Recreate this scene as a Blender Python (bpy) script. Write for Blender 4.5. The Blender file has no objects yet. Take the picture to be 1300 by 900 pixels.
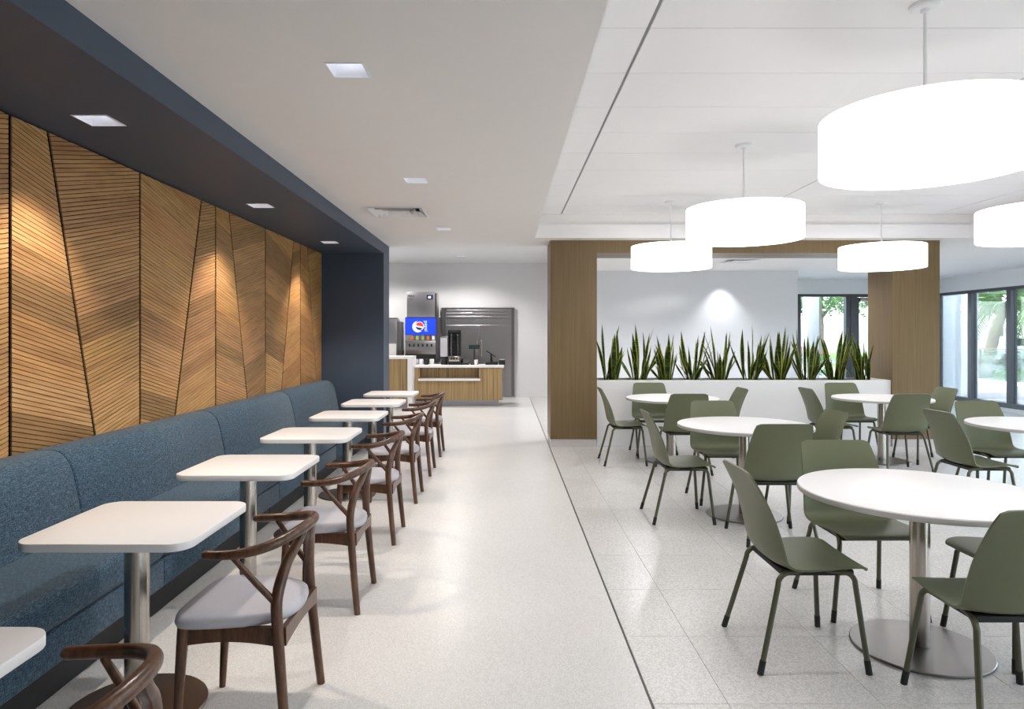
import bpy, bmesh, math, random
from mathutils import Vector, Matrix, noise as mnoise

random.seed(7)
PI = math.pi
SC = bpy.context.scene
COL = SC.collection

# ------------------------------------------------------------------ camera
F = 867.0                      # focal length in px of the 1300 px wide frame
E = 1.47                       # eye height
cd = bpy.data.cameras.new('camera'); cam = bpy.data.objects.new('camera', cd); COL.objects.link(cam)
cd.sensor_width = 36; cd.lens = 36 * F / 1300
cd.shift_x = (650 - 641) / 1300; cd.shift_y = -(450 - 425) / 1300
cd.clip_start = 0.05; cd.clip_end = 500
cam.location = (0, 0, E); cam.rotation_euler = (PI / 2, 0, 0)
SC.camera = cam

# ------------------------------------------------------------------ world, sun, exposure
W = bpy.data.worlds.new('sky'); SC.world = W; W.use_nodes = True
wn = W.node_tree.nodes; wl = W.node_tree.links
bg = wn['Background']
sky = wn.new('ShaderNodeTexSky'); sky.sky_type = 'NISHITA'
sky.sun_disc = False; sky.sun_elevation = math.radians(50); sky.sun_rotation = math.radians(250)
sky.air_density = 1.0; sky.dust_density = 2.0; sky.ozone_density = 1.0
hs = wn.new('ShaderNodeHueSaturation'); hs.inputs['Saturation'].default_value = .45
wl.new(sky.outputs[0], hs.inputs['Color']); wl.new(hs.outputs[0], bg.inputs[0]); bg.inputs[1].default_value = 1.3
sd = bpy.data.lights.new('sun', 'SUN'); sd.energy = 1.3; sd.angle = 0.01; sd.color = (1, 0.96, 0.9)
sun = bpy.data.objects.new('sun', sd); COL.objects.link(sun)
sun.rotation_euler = Vector((0.62, 0.35, -0.85)).to_track_quat('-Z', 'Y').to_euler()
SC.view_settings.view_transform = 'Standard'
SC.view_settings.look = 'None'
SC.view_settings.gamma = 1.0
SC.view_settings.use_curve_mapping = False
SC.view_settings.exposure = 1.2
SC.cycles.use_denoising = True
SC.cycles.max_bounces = 10; SC.cycles.diffuse_bounces = 7; SC.cycles.glossy_bounces = 4
SC.cycles.transparent_max_bounces = 16; SC.cycles.sample_clamp_indirect = 6.0
SC.cycles.caustics_reflective = False; SC.cycles.caustics_refractive = False
P_PENDANT = 2.15
P_SOFFIT = 40.0
P_DOWN = 36.0

# ------------------------------------------------------------------ materials
def srgb(r, g, b):
    return tuple(((c / 255) / 12.92 if c <= 10 else (((c / 255) + .055) / 1.055) ** 2.4) for c in (r, g, b)) + (1,)

class Mat:
    def __init__(s, name, col=(.8, .8, .8, 1), rough=.5, metal=0, spec=.5):
        s.m = bpy.data.materials.new(name); s.m.use_nodes = True
        s.n = s.m.node_tree.nodes; s.l = s.m.node_tree.links
        s.b = s.n['Principled BSDF']
        s.b.inputs['Base Color'].default_value = col
        s.b.inputs['Roughness'].default_value = rough
        s.b.inputs['Metallic'].default_value = metal
        s.b.inputs['Specular IOR Level'].default_value = spec
    def tex(s, kind, scale, coord='Object', stretch=(1, 1, 1), detail=3, **kw):
        tc = s.n.new('ShaderNodeTexCoord'); mp = s.n.new('ShaderNodeMapping')
        mp.inputs['Scale'].default_value = stretch
        s.l.new(tc.outputs[coord], mp.inputs[0])
        t = s.n.new('ShaderNodeTex' + kind)
        s.l.new(mp.outputs[0], t.inputs['Vector'])
        t.inputs['Scale'].default_value = scale
        if 'Detail' in t.inputs: t.inputs['Detail'].default_value = detail
        for k, v in kw.items():
            t.inputs[k].default_value = v
        return t
    def ramp(s, src, stops):
        r = s.n.new('ShaderNodeValToRGB'); e = r.color_ramp.elements
        while len(e) < len(stops): e.new(.5)
        for i, (p, c) in enumerate(stops):
            e[i].position = p; e[i].color = c
        s.l.new(src, r.inputs[0]); return r.outputs[0]
    def mix(s, fac, a, b, mode='MIX'):
        x = s.n.new('ShaderNodeMix'); x.data_type = 'RGBA'; x.blend_type = mode
        for sock, v in ((x.inputs[0], fac), (x.inputs[6], a), (x.inputs[7], b)):
            if hasattr(v, 'links'): s.l.new(v, sock)
            else: sock.default_value = v
        return x.outputs[2]
    def color(s, out): s.l.new(out, s.b.inputs['Base Color'])
    def bump(s, out, strength=.2, dist=.002):
        bp = s.n.new('ShaderNodeBump'); bp.inputs['Strength'].default_value = strength
        bp.inputs['Distance'].default_value = dist
        s.l.new(out, bp.inputs['Height']); s.l.new(bp.outputs[0], s.b.inputs['Normal'])
    def emit(s, col, strength):
        s.b.inputs['Emission Color'].default_value = col; s.b.inputs['Emission Strength'].default_value = strength

def paint(name, col, rough=.6, amount=.03, spec=.3):
    m = Mat(name, col, rough, 0, spec)
    t = m.tex('Noise', 6, detail=4)
    d = tuple(c * (1 - amount) for c in col[:3]) + (1,)
    m.color(m.mix(t.outputs[0], d, col))
    return m.m

def plain(name, col, rough=.5, metal=0, spec=.5, bumpscale=None):
    m = Mat(name, col, rough, metal, spec)
    t = m.tex('Noise', 40, detail=2)
    d = tuple(c * .93 for c in col[:3]) + (1,)
    m.color(m.mix(t.outputs[0], d, col))
    return m.m

def brushed(name, col, rough=.3, stretch=(60, 60, 1), amount=.25):
    m = Mat(name, col, rough, 1.0)
    t = m.tex('Noise', 8, stretch=stretch, detail=4)
    d = tuple(c * (1 - amount) for c in col[:3]) + (1,)
    m.color(m.mix(t.outputs[0], d, col))
    mr = m.n.new('ShaderNodeMapRange'); mr.inputs[3].default_value = rough * .8; mr.inputs[4].default_value = rough * 1.3
    m.l.new(t.outputs[0], mr.inputs[0]); m.l.new(mr.outputs[0], m.b.inputs['Roughness'])
    return m.m

def woodmat(name, stops, stretch, scale=3, rough=.45, coord='Object', tone=False, spec=.35):
    m = Mat(name, (1, 1, 1, 1), rough, 0, spec)
    t = m.tex('Noise', scale, coord=coord, stretch=stretch, detail=6, Roughness=.62, Distortion=.35)
    c = m.ramp(t.outputs[0], stops)
    if tone:
        a = m.n.new('ShaderNodeVertexColor'); a.layer_name = 'tone'
        c = m.mix(1.0, c, a.outputs[0], 'MULTIPLY')
    m.color(c); m.bump(t.outputs[0], .12, .001)
    return m.m

def terrazzo(name, base, lo, hi, scale=105, rough=.3):
    m = Mat(name, base, rough, 0, .5)
    v = m.tex('Voronoi', scale)
    s = m.ramp(v.outputs['Color'], [(0.0, lo), (.16, lo), (.24, base), (.8, base), (1, hi)])
    n = m.tex('Noise', 1.3, detail=3)
    c = m.mix(n.outputs[0], (.9, .9, .9, 1), (1.0, 1.0, 1.0, 1))
    n2 = m.tex('Noise', 260, detail=2)
    c2 = m.ramp(n2.outputs[0], [(.3, (.72, .72, .72, 1)), (.55, (1, 1, 1, 1))])
    m.color(m.mix(1, m.mix(1, s, c, 'MULTIPLY'), c2, 'MULTIPLY'))
    return m.m

def emitter(name, col, strength):
    m = Mat(name, tuple(c * .25 for c in col[:3]) + (1,), .6); m.emit(col, strength); return m.m

def glassmat(name, tint=(.93, .97, .97, 1), gloss=.05):
    m = bpy.data.materials.new(name); m.use_nodes = True
    n = m.node_tree.nodes; l = m.node_tree.links; n.clear()
    o = n.new('ShaderNodeOutputMaterial'); mx = n.new('ShaderNodeMixShader')
    t = n.new('ShaderNodeBsdfTransparent'); g = n.new('ShaderNodeBsdfGlossy'); lw = n.new('ShaderNodeLayerWeight')
    t.inputs[0].default_value = tint; g.inputs[0].default_value = (1, 1, 1, 1); g.inputs['Roughness'].default_value = .02
    lw.inputs[0].default_value = .25
    mul = n.new('ShaderNodeMath'); mul.operation = 'MULTIPLY'; mul.inputs[1].default_value = .6
    l.new(lw.outputs['Fresnel'], mul.inputs[0]); l.new(mul.outputs[0], mx.inputs[0])
    l.new(t.outputs[0], mx.inputs[1]); l.new(g.outputs[0], mx.inputs[2]); l.new(mx.outputs[0], o.inputs[0])
    return m

MAT = {}
MAT['white'] = paint('white_paint', (.80, .80, .81, 1))
MAT['gyp'] = paint('ceiling_paint', (.83, .81, .80, 1), .8)
MAT['tile'] = paint('ceiling_tile_paint', (.84, .83, .84, 1), .85)
MAT['grid'] = plain('ceiling_grid_grey', (.35, .35, .36, 1), .6)
MAT['glosswall'] = paint('glossy_white_wall', (.74, .76, .80, 1), .12, .03, .5)
MAT['navy'] = paint('navy_paint', srgb(66, 78, 96), .5, .05, .4)
MAT['black'] = plain('black_matte', (.012, .012, .013, 1), .6)
MAT['darkgap'] = plain('dark_backing', (.006, .006, .006, 1), .9)
MAT['plinth'] = paint('pale_stone_plinth', (.58, .55, .54, 1), .4)
MAT['floorL'] = terrazzo('terrazzo_aisle', (.76, .745, .735, 1), (.42, .40, .39, 1), (.86, .85, .84, 1), 150, .26)
MAT['floorR'] = terrazzo('terrazzo_tile', (.64, .62, .61, 1), (.24, .22, .21, 1), (.78, .77, .76, 1), 130, .26)
MAT['grout'] = plain('grout', (.52, .51, .50, 1), .9)
MAT['strip'] = plain('dark_metal_strip', (.07, .07, .07, 1), .4, .7)
MAT['oak'] = woodmat('oak_slats', [(.25, srgb(134, 94, 56)), (.43, srgb(178, 135, 88)), (.6, srgb(198, 155, 106)), (.8, srgb(158, 114, 72))],
                     (1.1, 16, 1), 2.4, .42, 'UV', True)
MAT['taupe'] = woodmat('taupe_rift_oak', [(.3, srgb(104, 86, 58)), (.5, srgb(118, 99, 69)), (.7, srgb(128, 108, 77))], (90, 90, .7), 1.6, .4)
MAT['zebra'] = woodmat('striped_oak_front', [(.3, srgb(104, 84, 56)), (.45, srgb(148, 122, 84)), (.6, srgb(172, 146, 106)), (.72, srgb(122, 98, 66))], (26, 26, .35), 1.3, .45)
MAT['walnut'] = woodmat('walnut_frame', [(.3, srgb(54, 33, 21)), (.5, srgb(84, 54, 36)), (.7, srgb(106, 71, 47))], (14, 14, 3), 3.5, .3, spec=.5)
MAT['laminate'] = paint('white_laminate', (.83, .81, .82, 1), .33, .015, .5)
MAT['lamedge'] = paint('grey_table_edge', (.55, .53, .53, 1), .45, .03)
MAT['steel'] = brushed('brushed_steel', (.52, .475, .425, 1), .22, (50, 50, .4), .12)
MAT['steelbase'] = brushed('brushed_steel_base', (.30, .29, .29, 1), .34, (1, 60, 1), .12)
MAT['steelbronze'] = brushed('bronze_steel_base', (.24, .19, .165, 1), .32, (1, 60, 1), .12)
MAT['steelapp'] = brushed('appliance_steel', (.42, .41, .42, 1), .3, (1, 1, 40), .15)
MAT['steeldark'] = brushed('dark_appliance_steel', (.26, .25, .26, 1), .3, (40, 40, 1), .2)
MAT['padgrey'] = None
MAT['green'] = plain('olive_green_shell', srgb(103, 108, 82), .42, 0, .4)
MAT['greenleg'] = plain('olive_green_tube', srgb(88, 88, 70), .38, .25, .5)
MAT['lampshade'] = emitter('lit_lampshade', (1.0, .985, .97, 1), P_PENDANT)
MAT['shadeseam'] = emitter('lit_shade_seam', (.97, .96, .96, 1), .93)
MAT['diffuser'] = emitter('lit_diffuser', (1.0, .99, .975, 1), P_PENDANT * 1.25)
MAT['topglow'] = emitter('lit_top_diffuser', (1.0, .99, .975, 1), .25)
MAT['lampwhite'] = plain('white_enamel', (.82, .82, .84, 1), .35)
MAT['ledwhite'] = emitter('led_white', (.93, .95, 1, 1), 4.0)
MAT['reflector'] = plain('downlight_reflector', (.8, .81, .86, 1), .3, .3)
MAT['mullion'] = plain('dark_grey_aluminium', (.085, .085, .10, 1), .4, .5)
MAT['glass'] = glassmat('window_glass', (.58, .62, .63, 1))
MAT['railglass'] = glassmat('railing_glass', (.86, .95, .93, 1))
MAT['soil'] = plain('dark_soil', (.03, .025, .02, 1), .95)
MAT['concrete'] = paint('pale_patio_concrete', (.50, .47, .46, 1), .8, .12)
MAT['stucco'] = paint('pale_stucco', (.68, .69, .72, 1), .8, .06)
MAT['grass'] = paint('lawn_grass', (.20, .32, .10, 1), .9, .4)
MAT['road'] = paint('grey_asphalt', (.32, .32, .33, 1), .9, .15)
MAT['trunk'] = paint('palm_trunk', (.26, .22, .18, 1), .9, .4)
MAT['palmleaf'] = plain('palm_leaf_green', (.11, .22, .06, 1), .5)
MAT['shrubleaf'] = plain('shrub_leaf_green', (.07, .17, .05, 1), .6)
MAT['bluepanel'] = emitter('lit_blue_panel', srgb(4, 62, 214), .47)
MAT['litwhite'] = emitter('lit_white_print', (.8, .92, 1, 1), .47)
MAT['litred'] = emitter('lit_red_print', srgb(235, 60, 45), .42)
MAT['litnavy'] = emitter('lit_navy_print', srgb(10, 30, 110), .3)
MAT['paper'] = plain('white_paper', (.8, .8, .8, 1), .8)
MAT['carwhite'] = plain('white_car_paint', (.75, .75, .76, 1), .25)
MAT['carred'] = plain('red_car_paint', (.35, .08, .07, 1), .25)
MAT['carglass'] = plain('dark_car_glass', (.03, .035, .04, 1), .1)
MAT['rubber'] = plain('black_rubber', (.015, .015, .015, 1), .7)
MAT['clear'] = glassmat('clear_acrylic', (.75, .75, .75, 1))
MAT['tag1'] = plain('orange_tag', srgb(200, 110, 70), .5)
MAT['tag2'] = plain('green_tag', srgb(150, 175, 110), .5)
MAT['screengreen'] = emitter('green_display', srgb(20, 70, 60), .1)
MAT['badge'] = plain('navy_badge', srgb(30, 25, 70), .4)

def fabric(name, a, b, c, scale=230):
    m = Mat(name, a, .9, 0, .15)
    t = m.tex('Noise', scale, stretch=(1, 1.6, .16), detail=3, Roughness=.8)
    t2 = m.tex('Noise', scale, stretch=(1, .16, 1.6), detail=3, Roughness=.8)
    k = m.ramp(t.outputs[0], [(.38, a), (.5, b), (.6, c)])
    k2 = m.ramp(t2.outputs[0], [(.38, a), (.5, b), (.6, c)])
    m.color(m.mix(.5, k, k2)); m.bump(t2.outputs[0], .35, .002)
    m.b.inputs['Sheen Weight'].default_value = .15
    return m.m
MAT['blue'] = fabric('blue_heather_fabric', srgb(17, 31, 43), srgb(38, 61, 80), srgb(98, 123, 142))
m_ = Mat('grey_seat_vinyl', (.54, .53, .56, 1), .42, 0, .4)
t_ = m_.tex('Noise', 60, detail=3); m_.color(m_.mix(t_.outputs[0], srgb(182, 180, 188), srgb(196, 194, 202))); m_.bump(t_.outputs[0], .04, .001)
MAT['padgrey'] = m_.m
m_ = Mat('snake_plant_leaf', (.05, .12, .03, 1), .4, 0, .4)
uvn = m_.n.new('ShaderNodeUVMap'); sx = m_.n.new('ShaderNodeSeparateXYZ'); m_.l.new(uvn.outputs[0], sx.inputs[0])
edge = m_.ramp(sx.outputs[0], [(0, srgb(196, 196, 96)), (.13, srgb(170, 178, 78)), (.2, (0, 0, 0, 1)), (.8, (0, 0, 0, 1)), (.87, srgb(170, 178, 78)), (1, srgb(196, 196, 96))])
msk = m_.ramp(sx.outputs[0], [(0, (1, 1, 1, 1)), (.12, (1, 1, 1, 1)), (.2, (0, 0, 0, 1)), (.8, (0, 0, 0, 1)), (.88, (1, 1, 1, 1)), (1, (1, 1, 1, 1))])
nz = m_.tex('Noise', 14, stretch=(1, 1, 3), detail=3)
core = m_.ramp(nz.outputs[0], [(.35, srgb(28, 48, 24)), (.52, srgb(56, 84, 42)), (.68, srgb(96, 122, 66))])
m_.color(m_.mix(msk, core, edge)); MAT['leaf'] = m_.m

# ------------------------------------------------------------------ geometry helpers
def box(bm, x0, x1, y0, y1, z0, z1, bev=0, seg=2):
    r = bmesh.ops.create_cube(bm, size=1)
    for v in r['verts']:
        v.co = Vector(((x0 + x1) / 2 + v.co.x * (x1 - x0), (y0 + y1) / 2 + v.co.y * (y1 - y0), (z0 + z1) / 2 + v.co.z * (z1 - z0)))
    if bev:
        es = list({e for v in r['verts'] for e in v.link_edges})
        bmesh.ops.bevel(bm, geom=es, offset=bev, segments=seg, profile=.5, affect='EDGES')
    return bm

def quad(bm, *ps):
    return bm.faces.new([bm.verts.new(p) for p in ps])

def prism(bm, pts, d, bev=0, seg=2):
    """polygon of 3-D points swept by vector d"""
    d = Vector(d)
    a = [bm.verts.new(p) for p in pts]; b = [bm.verts.new(Vector(p) + d) for p in pts]
    fs = [bm.faces.new(list(reversed(a))), bm.faces.new(b)]
    n = len(pts)
    for i in range(n):
        fs.append(bm.faces.new((a[i], a[(i + 1) % n], b[(i + 1) % n], b[i])))
    bmesh.ops.recalc_face_normals(bm, faces=fs)
    if bev:
        es = list({e for f in fs for e in f.edges if e.calc_face_angle(0) > .6})
        bmesh.ops.bevel(bm, geom=es, offset=bev, segments=seg, profile=.5, affect='EDGES')
    return bm

def smooth(pts, n=4):
    """Catmull-Rom through tuples of any length"""
    out = []
    P = [pts[0]] + list(pts) + [pts[-1]]
    for i in range(1, len(P) - 2):
        for k in range(n):
            t = k / n
            out.append(tuple(.5 * (2 * b + (c - a) * t + (2 * a - 5 * b + 4 * c - d) * t * t + (3 * b - a - 3 * c + d) * t ** 3)
                             for a, b, c, d in zip(P[i - 1], P[i], P[i + 1], P[i + 2])))
    out.append(tuple(pts[-1]))
    return out

def tube(bm, path, rad, seg=10):
    """path of points; rad a number or list"""
    P = [Vector(p[:3]) for p in path]
    R = rad if isinstance(rad, (list, tuple)) else [rad] * len(P)
    up = None; rings = []
    for i, p in enumerate(P):
        t = (P[min(i + 1, len(P) - 1)] - P[max(i - 1, 0)]).normalized()
        if up is None:
            up = t.orthogonal().normalized()
        up = (up - t * up.dot(t)).normalized(); w = t.cross(up)
        rings.append([bm.verts.new(p + R[i] * (math.cos(2 * PI * k / seg) * up + math.sin(2 * PI * k / seg) * w)) for k in range(seg)])
    for a, b in zip(rings, rings[1:]):
        for k in range(seg):
            bm.faces.new((a[k], a[(k + 1) % seg], b[(k + 1) % seg], b[k]))
    bm.faces.new(list(reversed(rings[0]))); bm.faces.new(rings[-1])
    return bm

def lathe(bm, prof, seg=32, c=(0, 0)):
    rings = []
    for r, z in prof:
        if r < 1e-6: rings.append([bm.verts.new((c[0], c[1], z))])
        else: rings.append([bm.verts.new((c[0] + r * math.cos(2 * PI * k / seg), c[1] + r * math.sin(2 * PI * k / seg), z)) for k in range(seg)])
    for a, b in zip(rings, rings[1:]):
        for k in range(seg):
            k2 = (k + 1) % seg
            if len(a) == 1 and len(b) == 1: continue
            if len(a) == 1: bm.faces.new((a[0], b[k2], b[k]))
            elif len(b) == 1: bm.faces.new((a[k], a[k2], b[0]))
            else: bm.faces.new((a[k], a[k2], b[k2], b[k]))
    return bm

def nb(): return bmesh.new()

def mesh_of(name, bm, mat, sm=40):
    bmesh.ops.recalc_face_normals(bm, faces=bm.faces[:])
    me = bpy.data.meshes.new(name)
    if sm:
        for f in bm.faces: f.smooth = True
    bm.to_mesh(me); bm.free()
    if sm: me.set_sharp_from_angle(angle=math.radians(sm))
    for m in (mat if isinstance(mat, (list, tuple)) else [mat]):
        me.materials.append(MAT[m])
    return me

def put(name, me, parent=None, loc=None, rot=None, label=None):
    o = bpy.data.objects.new(name, me); COL.objects.link(o)
    if parent: o.parent = parent
    if loc: o.location = loc
    if rot: o.rotation_euler = rot
    if label: o['label'] = label
    return o

def obj(name, bm, mat, parent=None, label=None, sm=40):
    return put(name, mesh_of(name, bm, mat, sm), parent, label=label)

def tag(o, label, cat, group=None, kind=None):
    o['label'] = label; o['category'] = cat
    if group: o['group'] = group
    if kind: o['kind'] = kind
    return o

def thing(name, label, cat, loc=(0, 0, 0), rz=0, group=None):
    o = bpy.data.objects.new(name, None); COL.objects.link(o)
    o.empty_display_size = .1
    o.location = loc; o.rotation_euler = (0, 0, rz)
    return tag(o, label, cat, group)

def struct(o, label=None):
    o['kind'] = 'structure'
    if label: o['label'] = label
    return o

def copy_tree(o, parent=None):
    c = o.copy(); COL.objects.link(c)
    if parent: c.parent = parent
    for ch in list(o.children): copy_tree(ch, c)
    return c

def bbox(x0, x1, y0, y1, z0, z1, bev=0, seg=2): return box(nb(), x0, x1, y0, y1, z0, z1, bev, seg)

# ------------------------------------------------------------------ measures of the room (metres)
ZG = 2.71            # plasterboard ceiling
ZT = 3.02            # recessed tile ceiling
ZK = 3.17            # ceiling over the service counter
ZS = 2.569           # underside of the navy niche
XN, XP = -1.63, -2.46  # niche opening, face of the oak panels
YN, YN2 = 9.18, 9.61
YB = -4.5
XR, YW = 9.6, 15.4
TRAY = (.385, 5.95, -3.95, 8.744)
XSTRIP = .583
SOFFIT_LIGHTS = [(-2.08, 3.50), (-2.08, 5.81), (-2.08, 8.11)]
GYP_LIGHTS = [(-.735, 3.20), (-.715, 5.487), (-.715, 8.0)]
WASH_LIGHT = (4.17, 12.9)
KIT_LIGHTS = [(-.95, 14.74), (-2.75, 14.74), (-.95, 11.9)]  # last two are unseen, added to brighten the serving area
HALL_FILL_LIGHTS = [(2.1, 10.5), (4.2, 10.5), (7.7, 7.6), (7.7, 3.2)]  # unseen downlights added to fill the rear zone and window side
VENT1 = (-1.085, 6.93); VENT2 = (3.95, 11.5)
AP = .165

# ------------------------------------------------------------------ floor
fl = struct(obj('floor', bbox(-5.2, XR + .1, YB, 16.4, -.12, -.006), 'grout'), 'pale speckled terrazzo floor')
obj('aisle_terrazzo', bbox(-5.2, XSTRIP - .004, YB, 16.4, -.006, 0), 'floorL', fl, 'seamless white terrazzo of the aisle', 0)
obj('edge_strip', bbox(XSTRIP - .004, XSTRIP + .004, YB, 16.4, -.006, .0004), 'strip', fl, 'thin dark metal strip in the floor', 0)
TX = [XSTRIP + .006] + [.89 + .61 * i for i in range(15)] + [XR]
TY = [1.5 + .61 * i for i in range(20)]
obj('terrazzo_border', box(bbox(XSTRIP + .006, XR, YB, 1.4985, -.006, 0), XSTRIP + .006, XR, TY[-1] + .0015, 16.4, -.006, 0), 'floorR', fl, None, 0)
tmesh = {}
for i in range(len(TX) - 1):
    w = TX[i + 1] - TX[i] - .002
    key = round(w, 3)
    if key not in tmesh:
        tmesh[key] = mesh_of('floor_tile', bbox(-w / 2, w / 2, -.304, .304, -.006, 0, .0004, 1), 'floorR', 0)
    for j in range(len(TY) - 1):
        put('floor_tile', tmesh[key], fl, ((TX[i] + TX[i + 1]) / 2, (TY[j] + TY[j + 1]) / 2, 0))

# ------------------------------------------------------------------ ceilings
def plate(bm, xs, ys, z, inside):
    xs = sorted(set(xs)); ys = sorted(set(ys))
    for a, b in zip(xs, xs[1:]):
        for c, d in zip(ys, ys[1:]):
            if inside((a + b) / 2, (c + d) / 2):
                quad(bm, (a, c, z), (a, d, z), (b, d, z), (b, c, z))
def hole_lines(pts, h):
    return [p[0] + s for p in pts for s in (-h, h)], [p[1] + s for p in pts for s in (-h, h)]
def in_hole(x, y, pts, h): return any(abs(x - p[0]) < h and abs(y - p[1]) < h for p in pts)

ce = struct(obj('ceiling', bbox(-5.3, XR + .3, YB - .2, 16.5, 3.6, 3.75), 'white'), 'white ceiling with a recessed tray of long tiles')
bm = nb()
lts = GYP_LIGHTS + [WASH_LIGHT] + HALL_FILL_LIGHTS
hx, hy = hole_lines(lts, AP / 2); vx, vy = hole_lines([VENT1, VENT2], .27)
plate(bm, [XN, 1.3, XR + .1, TRAY[0], TRAY[1]] + hx + vx, [YB, YN2, TRAY[2], TRAY[3], YW + .1] + hy + vy, ZG,
      lambda x, y: not (TRAY[0] < x < TRAY[1] and TRAY[2] < y < TRAY[3]) and not (x < 1.3 and y > YN2)
      and not in_hole(x, y, lts, AP / 2) and not in_hole(x, y, [VENT1, VENT2], .27))
obj('plasterboard_ceiling', bm, 'gyp', ce, 'smooth plasterboard ceiling', 0)
bm = nb()
hx, hy = hole_lines(KIT_LIGHTS, AP / 2)
plate(bm, [-5.2, 1.3] + hx, [YN2, 16.3] + hy, ZK, lambda x, y: not in_hole(x, y, KIT_LIGHTS, AP / 2))
quad(bm, (1.3, YN2, ZG), (1.3, 16.3, ZG), (1.3, 16.3, ZK), (1.3, YN2, ZK))
quad(bm, (-5.2, YN2, ZG), (1.3, YN2, ZG), (1.3, YN2, ZK), (-5.2, YN2, ZK))
obj('counter_ceiling', bm, 'white', ce, None, 0)
bm = nb()   # tray sides: lower face, shadow ledge, upper face
x0, x1, y0, y1 = TRAY
zl = 2.885; e = .035
for (a, b) in (((x0, y0), (x0, y1)), ((x0, y1), (x1, y1)), ((x1, y1), (x1, y0)), ((x1, y0), (x0, y0))):
    quad(bm, (*a, ZG), (*b, ZG), (*b, zl), (*a, zl))
for s in ((x0 - e, x0, y0 - e, y1 + e), (x1, x1 + e, y0 - e, y1 + e), (x0, x1, y0 - e, y0), (x0, x1, y1, y1 + e)):
    quad(bm, (s[0], s[2], zl), (s[1], s[2], zl), (s[1], s[3], zl), (s[0], s[3], zl))
obj('tray_edge', bm, 'tile', ce, 'white stepped edge of the ceiling tray', 0)
bm = nb()
X0, X1, Y0, Y1 = x0 - e, x1 + e, y0 - e, y1 + e
for (a, b) in (((X0, Y0), (X0, Y1)), ((X0, Y1), (X1, Y1)), ((X1, Y1), (X1, Y0)), ((X1, Y0), (X0, Y0))):
    quad(bm, (*a, zl), (*b, zl), (*b, ZT + .03), (*a, ZT + .03))
obj('tray_reveal', bm, 'gyp', ce, None, 0)
obj('tile_grid', bbox(X0, X1, Y0, Y1, ZT + .012, ZT + .03), 'grid', ce, 'grey ceiling grid', 0)
cx = [X0 + .003, .726, 3.133, 5.54, X1 - .003]
cy = [Y1 - .003] + [8.78 - .5917 * i for i in range(1, 22)] + [Y0 + .003]
cmesh = {}
for i in range(4):
    gx = .009 if i < 3 else .003
    for j in range(len(cy) - 1):
        a, b = cx[i] + (.009 if i else 0), cx[i + 1] - gx
        c, d = cy[j + 1] + .003, cy[j] - .003
        if d - c < .03: continue
        k = (round(b - a, 3), round(d - c, 3))
        if k not in cmesh:
            cmesh[k] = mesh_of('ceiling_tile', bbox(-(b - a) / 2, (b - a) / 2, -(d - c) / 2, (d - c) / 2, 0, .012, .002, 1), 'tile', 0)
        put('ceiling_tile', cmesh[k], ce, ((a + b) / 2, (c + d) / 2, ZT))

# navy niche: soffit, fascia, end leg
ni = struct(obj('ceiling_niche', bbox(-2.62, XN, YB, YN2, ZG + .12, ZG + .2), 'navy'), 'dark navy soffit over the banquette')
bm = nb()
hx, hy = hole_lines(SOFFIT_LIGHTS, AP / 2)
plate(bm, [-2.62, XN - .02] + hx, [YB, YN] + hy, ZS, lambda x, y: not in_hole(x, y, SOFFIT_LIGHTS, AP / 2))
obj('soffit', bm, 'navy', ni, None, 0)
obj('fascia', bbox(XN - .02, XN, YB, YN + .01, ZS, ZG + .12), 'navy', ni, None, 0)
struct(obj('wall_niche_end', bbox(-2.62, XN, YN, YN2, 0, ZG + .12), 'navy', None, None, 0), 'navy end wall of the banquette niche')

# ------------------------------------------------------------------ left wall with grooved oak panels
wl_ = struct(obj('wall_left', bbox(-2.62, XP - .03, YB, YN, 0, ZG + .1), 'darkgap', None, None, 0), 'wall clad in grooved oak panels set in chevrons')
PITCH, GAP = .0238, .0042
ZB, ZTOP = .60, ZS
def clip(poly, a, b, c):       # keep a*y+b*z >= c
    out = []
    for i in range(len(poly)):
        p, q = poly[i], poly[(i + 1) % len(poly)]
        dp, dq = a * p[0] + b * p[1] - c, a * q[0] + b * q[1] - c
        if dp >= 0: out.append(p)
        if (dp >= 0) != (dq >= 0):
            t = dp / (dp - dq); out.append((p[0] + t * (q[0] - p[0]), p[1] + t * (q[1] - p[1])))
    return out
def seam_at(top, bot, z):      # seam given at the soffit and at the backrest top (z .87)
    return bot + (top - bot) * (z - .87) / (ZS - .87)
seams = [(2.19, 2.19), (3.12, 2.69), (3.396, 3.396), (3.677, 4.10), (4.607, 4.607), (5.54, 5.096), (5.81, 5.81), (6.094, 6.52),
         (7.016, 7.016), (7.958, 7.523), (8.219, 8.219), (8.505, 8.925), (9.175, 9.175)]
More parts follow.
